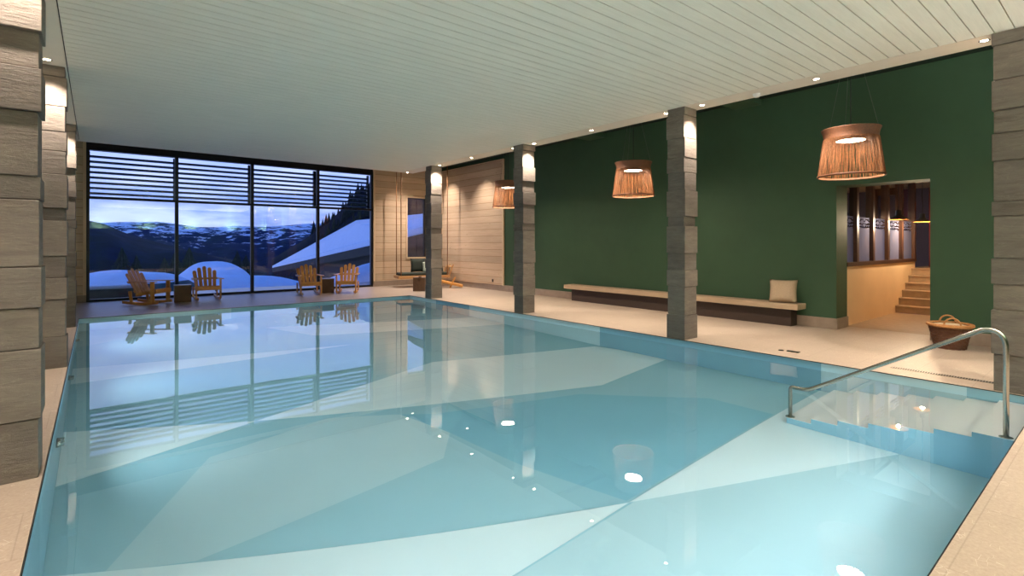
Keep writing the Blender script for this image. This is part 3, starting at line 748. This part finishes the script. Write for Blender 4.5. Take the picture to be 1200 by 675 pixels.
# door frame and red curtain on the landing
m=MB(); m.box((17.6,2.4,.996),(17.72,2.52,3.2)); m.box((17.6,PYL-.12,.996),(17.72,PYL+.0,3.2)); m.box((17.6,2.4,3.0),(17.72,PYL,3.2)); S(m.build('door_1',M['post'],bevel=.004))
m=MB(); N=24; vs=[];fs=[]
for i in range(N+1):
    y=3.22+.33*i/N; x=17.1+.03*math.sin(i*1.9); vs+=[(x,y,1.0),(x,y,3.1)]
for i in range(N): fs.append((2*i,2*i+2,2*i+3,2*i+1))
m.add(vs,fs,0,True); o=m.build('red_curtain',M['red']); so=o.modifiers.new('s','SOLIDIFY'); so.thickness=.006; tag(o,'dark red curtain at the top of the passage stairs','curtain')
def make_bpend():
    r_=empty('black_pendant')
    m=MB(); m.lathe([(.15,0),(.14,.02),(.06,.075),(.045,.10),(.045,.17),(.025,.19),(.0,.19)],28); 
    m.build('lamp_shade',M['cable'],r_)
    m=MB(); m.lathe([(.149,.002),(.135,.018),(.055,.07),(.0,.072)],28); m.build('gold_lining',M['gold'],r_)
    m=MB(); m.lathe([(0,.03),(.02,.035),(.028,.055),(0,.071)],14); m.build('bulb',M['bulbgold'],r_)
    m=MB(); m.tube([(0,0,.19),(.03,0,.35),(-.03,0,.6),(.0,0,.8),(0,0,1.13)],.006,6); m.build('cord',M['cable'],r_)
    return r_
bp=make_bpend()
for i,(x,y,z,lb) in enumerate(((13.0,3.2,2.11,'black dome pendant with gold lining in the passage, left one'),(14.85,3.2,2.11,'black dome pendant with gold lining in the passage, right one'))):
    o=bp if i==0 else copy_tree(bp); o.location=(x,y,z); o.scale=(1.15,1.15,1.04); tag(o,lb,'pendant lamp','black pendants in the passage')
    d=bpy.data.lights.new('passage_bulb','POINT'); d.energy=22; d.color=(1,.76,.5); d.shadow_soft_size=.03
    l=bpy.data.objects.new('passage_bulb',d); C.objects.link(l); l.parent=o; l.location=(0,0,-.03)
SN=empty('wall_sconce',(11.75,7.85,2.35)); tag(SN,'glowing round wall lamp seen through the left partition pane','wall lamp')
m=MB(); m.lathe([(0,-.1),(.06,-.085),(.1,-.03),(.1,.03),(.06,.085),(0,.1)],20,M=Matrix.Translation((0,-.14,0))); m.build('globe',M['sconce'],SN)
m=MB(); m.box((-.05,-.02,-.05),(.05,.05,.05)); m.tube([(0,-.02,-.02),(0,-.1,-.06)],.012,8); m.build('bracket',M['dark_metal'],SN)
d=bpy.data.lights.new('sconce_glow','POINT'); d.energy=14; d.color=(.85,.86,1); d.shadow_soft_size=.1
l=bpy.data.objects.new('sconce_glow',d); C.objects.link(l); l.parent=SN; l.location=(0,-.5,.1)
d=bpy.data.lights.new('room_fill','AREA'); d.energy=16; d.color=(.8,.83,1); d.size=1.2  # fill light added beyond the partition, no fixture
l=bpy.data.objects.new('room_fill',d); C.objects.link(l); l.location=(14,5.6,3.25)

# ------------------------------------------------------------------ outside
def heightmesh(name, mat, az0, az1, r0, r1, prof, na, nr, base, amp, seed, back=.5):
    """mountain ridge: crest height prof(az) at the middle radius, falling to base at both sides"""
    m=MB(); vs=[];fs=[]
    for i in range(na+1):
        az=az0+(az1-az0)*i/na
        for k in range(nr+1):
            q=k/nr; rr=r0+(r1-r0)*q
            h=prof(az)
            s_=q/back if q<back else 1-(q-back)/(1-back)
            x,y=rr*math.sin(az),rr*math.cos(az)
            nz=noise.fractal(Vector((x,y,seed))*(3.2/(r1-r0)),1.0,2.0,6)
            z=base+(h-base)*(s_**.8)+amp*nz*(.15+s_*(1-s_)*3)
            vs.append((x,y,z))
    for i in range(na):
        for k in range(nr):
            a=i*(nr+1)+k; fs.append((a,a+1,a+nr+2,a+nr+1))
    m.add(vs,fs,0,True); return m.build(name,mat)
th=math.atan(488/600)
def az_of(u): return th+math.atan((u-600)/600)
def interp(tab):
    def f(az):
        if az<=tab[0][0]: return tab[0][1]
        for (a,h),(b,g) in zip(tab[:-1],tab[1:]):
            if az<=b: return h+(g-h)*(az-a)/(b-a)
        return tab[-1][1]
    return f
def ridge(pts,rad):
    out=[]
    for u,v in pts:
        az=az_of(u); dd=rad*math.cos(math.atan((u-600)/600)); out.append((az,1.6+(286-v)/600*dd))
    return interp(out)
o=heightmesh('far_mountain',M['mount'],R(-14),R(44),600,1500,ridge([(0,258),(101,262),(150,261),(188,262),(209,265),(230,268),(253,269),(275,267),(292,268),(318,267),(345,264),(368,262),(400,262),(470,258),(560,262)],1050),150,40,-60,42,3.1)
tag(o,'far mountain range with snow fields and dark forest beyond the window','mountain')
o=heightmesh('forest_ridge',M['forest'],R(-14),R(20),230,520,ridge([(0,232),(60,246),(102,256),(122,260),(149,272),(188,284),(220,293),(253,301),(300,312),(360,330)],370),90,26,-30,12,8.3)
tag(o,'dark forested ridge sloping down from the left of the window','hill')
o=heightmesh('forest_slope',M['slope'],R(14),R(48),90,210,ridge([(318,305),(350,285),(373,268),(385,260),(400,245),(416,230),(437,214),(470,190),(520,160),(600,120)],150),70,22,-14,5,5.3)
tag(o,'steep dark forested slope rising at the right of the window','hill')
m=MB(); vs=[];fs=[]
GX=44; GY=16
for i in range(GX+1):
    for k in range(GY+1):
        x=-40+110*i/GX; y=YF+3.2+40*(k/GY); q=max(0,(y-30)/30)
        vs.append((x,y,-1.02-9*q**1.4+.12*noise.noise(Vector((x*.3,y*.3,4)))*min(1,k/2)))
for i in range(GX):
    for k in range(GY):
        a=i*(GY+1)+k; fs.append((a,a+1,a+GY+2,a+GY+1))
m.add(vs,fs,0,True); o=m.build('snow_ground',M['snow']); tag(o,'snow-covered ground outside the window','snow ground',kind='structure')
m=MB(); m.box((-12,YF+.1,-.4),(24,YF+3.2,-.06)); o=m.build('terrace',M['terrace']); tag(o,'dark wet terrace just outside the window','terrace',kind='structure')
def mound(name,c,rx,ry,rz_,mats,label,cat,cap=0.0,seed=1,flat=2.0):
    m=MB(); n=40; k=14; vs=[];fs=[];mi=[]
    for i in range(k+1):
        q=i/k
        for jx in range(n):
            a=2*math.pi*jx/n; rr=math.sin(q*math.pi/2)
            zz=max(0,(1-rr**flat))**(1/1.6) if q<1 else 0
            nz=noise.noise(Vector((math.cos(a)*rr*2,math.sin(a)*rr*2,seed)))*.08
            vs.append((rx*rr*math.cos(a)*(1+nz),ry*rr*math.sin(a)*(1+nz),rz_*(zz*(1+nz))))
    for i in range(k):
        for jx in range(n):
            f_=(i*n+jx,i*n+(jx+1)%n,(i+1)*n+(jx+1)%n,(i+1)*n+jx)
            m.add([vs[t_] for t_ in f_],[(0,1,2,3)],0 if i<k-cap else 1,True)
    o=m.build(name,mats,loc=c); me=o.data; bm=bmesh.new(); bm.from_mesh(me); bmesh.ops.remove_doubles(bm,verts=bm.verts,dist=.001); bmesh.ops.recalc_face_normals(bm,faces=bm.faces); bm.to_mesh(me); bm.free()
    tag(o,label,cat); return o
mound('snow_mound',(5.0,26.5,-1.02),4.0,2.4,1.18,[M['snow']],'broad snow mound outside the two middle window panes','snow mound',seed=2)
mound('snow_mound',(5.6,36.0,-1.02),2.3,2.0,1.55,[M['snow']],'smaller snow mound standing behind the broad one','snow mound',seed=5)
mound('snow_capped_tent',(.95,25.0,-1.02),2.9,2.2,1.58,[M['snow'],M['tarp']],'dark green rounded cover under a snow cap outside the left pane','tent',cap=7,seed=7,flat=2.6)
mound('snow_bank',(11.6,24.0,-1.02),4.4,1.6,1.75,[M['snow']],'snow bank below the dark building at the right of the window','snow bank',seed=9,flat=1.6)
# pale-topped box built in place of a light reflection by the left pane
m=MB(); m.box((-.2,19.9,-.06),(1.15,20.7,.22),1); m.box((-.25,19.85,.22),(1.2,20.75,.34),0); o=m.build('reflection_box',[M['snow'],M['terrace']],bevel=.04); tag(o,'low pale-topped box standing for a light reflection outside the left pane','box')
# barn with a great snow-covered roof running down to the left
bn=empty('snowy_barn',(0,0,0)); tag(bn,'dark wooden building with a big snow-covered roof right of the window','building')
A=Vector((15.5,50.0,-.9))
def ray(u,v,d):
    l=(u-600)/600*d; s_,c_=math.sin(th),math.cos(th); return Vector((d*s_+l*c_,d*c_-l*s_,1.6-(v-286)/600*d))
A=ray(319,311,62); B=ray(512,261,21.5); Cc=ray(512,248,25); D=ray(418,257,34); 
m=MB(); up=Vector((0,0,.35)); q=[A,B,Cc,D]
m.add([tuple(x) for x in q]+[tuple(x-up) for x in q],[(0,1,2,3),(7,6,5,4),(0,4,5,1),(1,5,6,2),(2,6,7,3),(3,7,4,0)]); m.build('snow_layer',M['snow'],bn,bevel=.12,seg=3)
m=MB(); q=[A-up*1.0,B-up*1.0,Cc-up,D-up]; up2=Vector((0,0,.5))
m.add([tuple(x) for x in q]+[tuple(x-up2) for x in q],[(0,1,2,3),(7,6,5,4),(0,4,5,1),(1,5,6,2),(2,6,7,3),(3,7,4,0)]); m.build('eave',M['barn'],bn)
m=MB(); ins=Vector((.6,.9,0)); q=[A+ins-up,B+ins-up,Cc-up,D-up]
m.add([tuple(x) for x in q]+[(x.x,x.y,-1.1) for x in q],[(0,1,2,3),(7,6,5,4),(0,4,5,1),(1,5,6,2),(2,6,7,3),(3,7,4,0)]); m.build('wall',M['barn'],bn)
# firs
def make_fir(seed):
    rr=random.Random(seed); r_=empty('fir_tree'); m=MB(); n=14
    lay=9
    for i in range(lay):
        z0=.12+.85*i/lay; R0=.24*(1-i/lay)**.9+.02
        vs=[(0,0,z0+.20)];fs=[]
        for k in range(n*2):
            a=math.pi*k/n; q=R0*(1.0 if k%2 else .62)*rr.uniform(.8,1.15); vs.append((q*math.cos(a),q*math.sin(a),z0-(.03 if k%2 else 0)))
        for k in range(n*2): fs.append((0,1+k,1+(k+1)%(2*n)))
        m.add(vs,fs)
    m.build('crown',M['fir'],r_); m=MB(); m.tube([(0,0,0),(0,0,.3)],[.02,.015],8); m.build('trunk',M['bark'],r_); return r_
firs=[make_fir(i) for i in range(3)]; used=[False]*3
def fir(x,y,z,h,label,group,k):
    o=firs[k] if not used[k] else copy_tree(firs[k]); used[k]=True
    o.location=(x,y,z); wf=1.7 if 'bushy' in label or 'clump' in label else 1.0; o.scale=(h*wf,h*wf,h); o.rotation_euler=(0,0,rnd.uniform(0,6)); tag(o,label,'tree',group)
for i,(u,v,d,h) in enumerate([(143,292,60,3.9),(160,301,62,2.9),(205,297,60,3.6),(222,292,62,4.2),(193,303,58,2.6),(278,296,66,3.8),(288,300,68,3.2)]):
    p=ray(u,v,d); fir(p.x,p.y,p.z-h+.0,h+.0,['dark bushy fir beyond the terrace, behind the first window pane','dark fir in the clump beyond the snow mounds'][0 if i<2 else 1],'firs beyond the terrace',i%3)
gs=ridge([(318,305),(350,285),(373,268),(385,260),(400,245),(416,230),(437,214),(470,190),(520,160),(600,120)],150)
for i in range(90):
    u=366+ (i%30)*3.4+rnd.uniform(-2,2); az=az_of(u); rad=150-(i//30)*11
    z=gs(az)-(1.5 if i<30 else 5 if i<60 else 10); fir(rad*math.sin(az),rad*math.cos(az),z-1.0,rnd.uniform(3,5.5),'small dark conifer on the steep slope at the right of the window','conifers on the steep slope',i%3)

# ------------------------------------------------------------------ world: dusk sky
wd=bpy.data.worlds.new('dusk'); sc.world=wd; wd.use_nodes=True; nt=wd.node_tree; nt.nodes.clear()
def N(t_,**k):
    x=nt.nodes.new(t_)
    for a,b in k.items(): setattr(x,a,b)
    return x
tc=N('ShaderNodeTexCoord'); sx=N('ShaderNodeSeparateXYZ'); nt.links.new(tc.outputs['Generated'],sx.inputs[0])
rp=N('ShaderNodeValToRGB'); e=rp.color_ramp.elements; e[0].position=0.0; e[0].color=lin((70,86,134)); e[1].position=.05; e[1].color=lin((78,98,150))
for p_,c_ in ((.10,(92,114,178)),(.2,(116,134,188)),(.34,(84,110,176)),(.55,(46,82,150)),(1.0,(30,64,132))):
    q=e.new(p_); q.color=lin(c_)
nt.links.new(sx.outputs[2],rp.inputs[0])
mp=N('ShaderNodeMapping'); mp.inputs['Scale'].default_value=(3,3,12); nt.links.new(tc.outputs['Generated'],mp.inputs[0])
nz=N('ShaderNodeTexNoise'); nz.inputs['Scale'].default_value=1.6; nz.inputs['Detail'].default_value=6; nz.inputs['Roughness'].default_value=.55; nt.links.new(mp.outputs[0],nz.inputs['Vector'])
cr=N('ShaderNodeValToRGB'); e=cr.color_ramp.elements; e[0].position=.42; e[0].color=(0,0,0,1); e[1].position=.62; e[1].color=(1,1,1,1); nt.links.new(nz.outputs['Fac'],cr.inputs[0])
mx=N('ShaderNodeMix',data_type='RGBA'); fd=N('ShaderNodeMapRange'); fd.inputs[1].default_value=.45; fd.inputs[2].default_value=.2; nt.links.new(sx.outputs[2],fd.inputs[0])
mm_=N('ShaderNodeMath',operation='MULTIPLY'); nt.links.new(cr.outputs[0],mm_.inputs[0]); nt.links.new(fd.outputs[0],mm_.inputs[1]); nt.links.new(mm_.outputs[0],mx.inputs[0]); nt.links.new(rp.outputs[0],mx.inputs[6]); mx.inputs[7].default_value=lin((130,142,180))
bg=N('ShaderNodeBackground'); bg.inputs[1].default_value=1.5; nt.links.new(mx.outputs[2],bg.inputs[0])
ow=N('ShaderNodeOutputWorld'); nt.links.new(bg.outputs[0],ow.inputs[0])

# ------------------------------------------------------------------ added fill lamps, mostly out of view
def area(name,loc,size,energy,color,rot,sy=None,shape='DISK'):
    d=bpy.data.lights.new(name,'AREA'); d.shape=shape; d.size=size
    if sy: d.size_y=sy
    d.energy=energy; d.color=color; o=bpy.data.objects.new(name,d); C.objects.link(o); o.location=loc; o.rotation_euler=rot; return o
# underwater lamps added to brighten the pool, near and left walls: bezel and lamp
spots_=[(x,PY0+.001,-.62,0) for x in (.4,1.4,2.4,3.4,4.4,5.4)]+[(PX0+.001,y,-.62,-90) for y in (.95,1.6,2.3,3.0,6.3,9.0,12.2)]
for i,(x,y,z,a) in enumerate(spots_):
    u=empty('added_pool_light',(x,y,z),R(a)); tag(u,'added round underwater lamp in the near pool wall below the camera' if a==0 else 'added hooded round underwater lamp in the left pool wall','added pool lamp','added underwater lamps in the near wall' if a==0 else 'added underwater lamps in the left wall')
    m=MB(); q=Matrix.Rotation(R(-90),4,'X'); m.lathe([(.075,0),(.10,0),(.10,.012),(.085,.055),(.078,.055),(.075,0)],28,M=q); m.build('bezel',M['steel'],u)
    l=area('pool_fill_lamp',(0,.012,0),.14,UW*(1.0 if a==0 else .9),(.84,.95,1),(R(90),0,0)); l.parent=u
    if a and y>5: l.data.energy=UW*1.8

# bowl uplighters added behind the camera to brighten the ceiling
def make_added_uplighter():
    r_=empty('added_uplighter')
    m=MB(); m.box((-.05,.0,-.12),(.05,.025,.02)); m.tube([(0,.02,-.06),(0,.12,-.08)],.012,8); m.build('bracket',M['dark_metal'],r_)
    m=MB(); m.lathe([(.0,-.10),(.04,-.09),(.12,-.04),(.17,.04),(.175,.04),(.125,-.05),(.04,-.105),(0,-.11)],32,M=Matrix.Translation((0,.2,0))); m.build('bowl_shade',M['dark_metal'],r_)
    return r_
t0=make_added_uplighter()
for i,x in enumerate((.2,2.6,5.0,7.4,9.8)):
    o=t0 if i==0 else copy_tree(t0); o.location=(x,YB+.002,2.5); tag(o,'added black bowl uplighter on the wall behind the camera','wall lamp','added uplighters on the wall behind the camera')
    l=area('uplighter_fill',(0,.2,.035),.26,TE,(1,.98,.94),(R(180),0,0)); l.parent=o

# ------------------------------------------------------------------ camera, view
cam=bpy.data.cameras.new('camera'); co=bpy.data.objects.new('camera',cam); C.objects.link(co)
cam.sensor_width=36; cam.lens=18.0; cam.shift_y=-(337.5-286)/1200; cam.clip_end=4000; cam.clip_start=.05
co.location=(0,0,1.6); co.rotation_euler=(R(90),0,-th)
sc.camera=co
sc.view_settings.view_transform='Standard'; sc.view_settings.look='None'; sc.view_settings.gamma=1; sc.view_settings.use_curve_mapping=False
sc.view_settings.exposure=1.2
cy_=sc.cycles
cy_.max_bounces=14; cy_.diffuse_bounces=6; cy_.glossy_bounces=6; cy_.transmission_bounces=10; cy_.transparent_max_bounces=16
cy_.sample_clamp_indirect=6; cy_.use_denoising=True; cy_.blur_glossy=.5
try: cy_.denoiser='OPENIMAGEDENOISE'
except Exception: pass
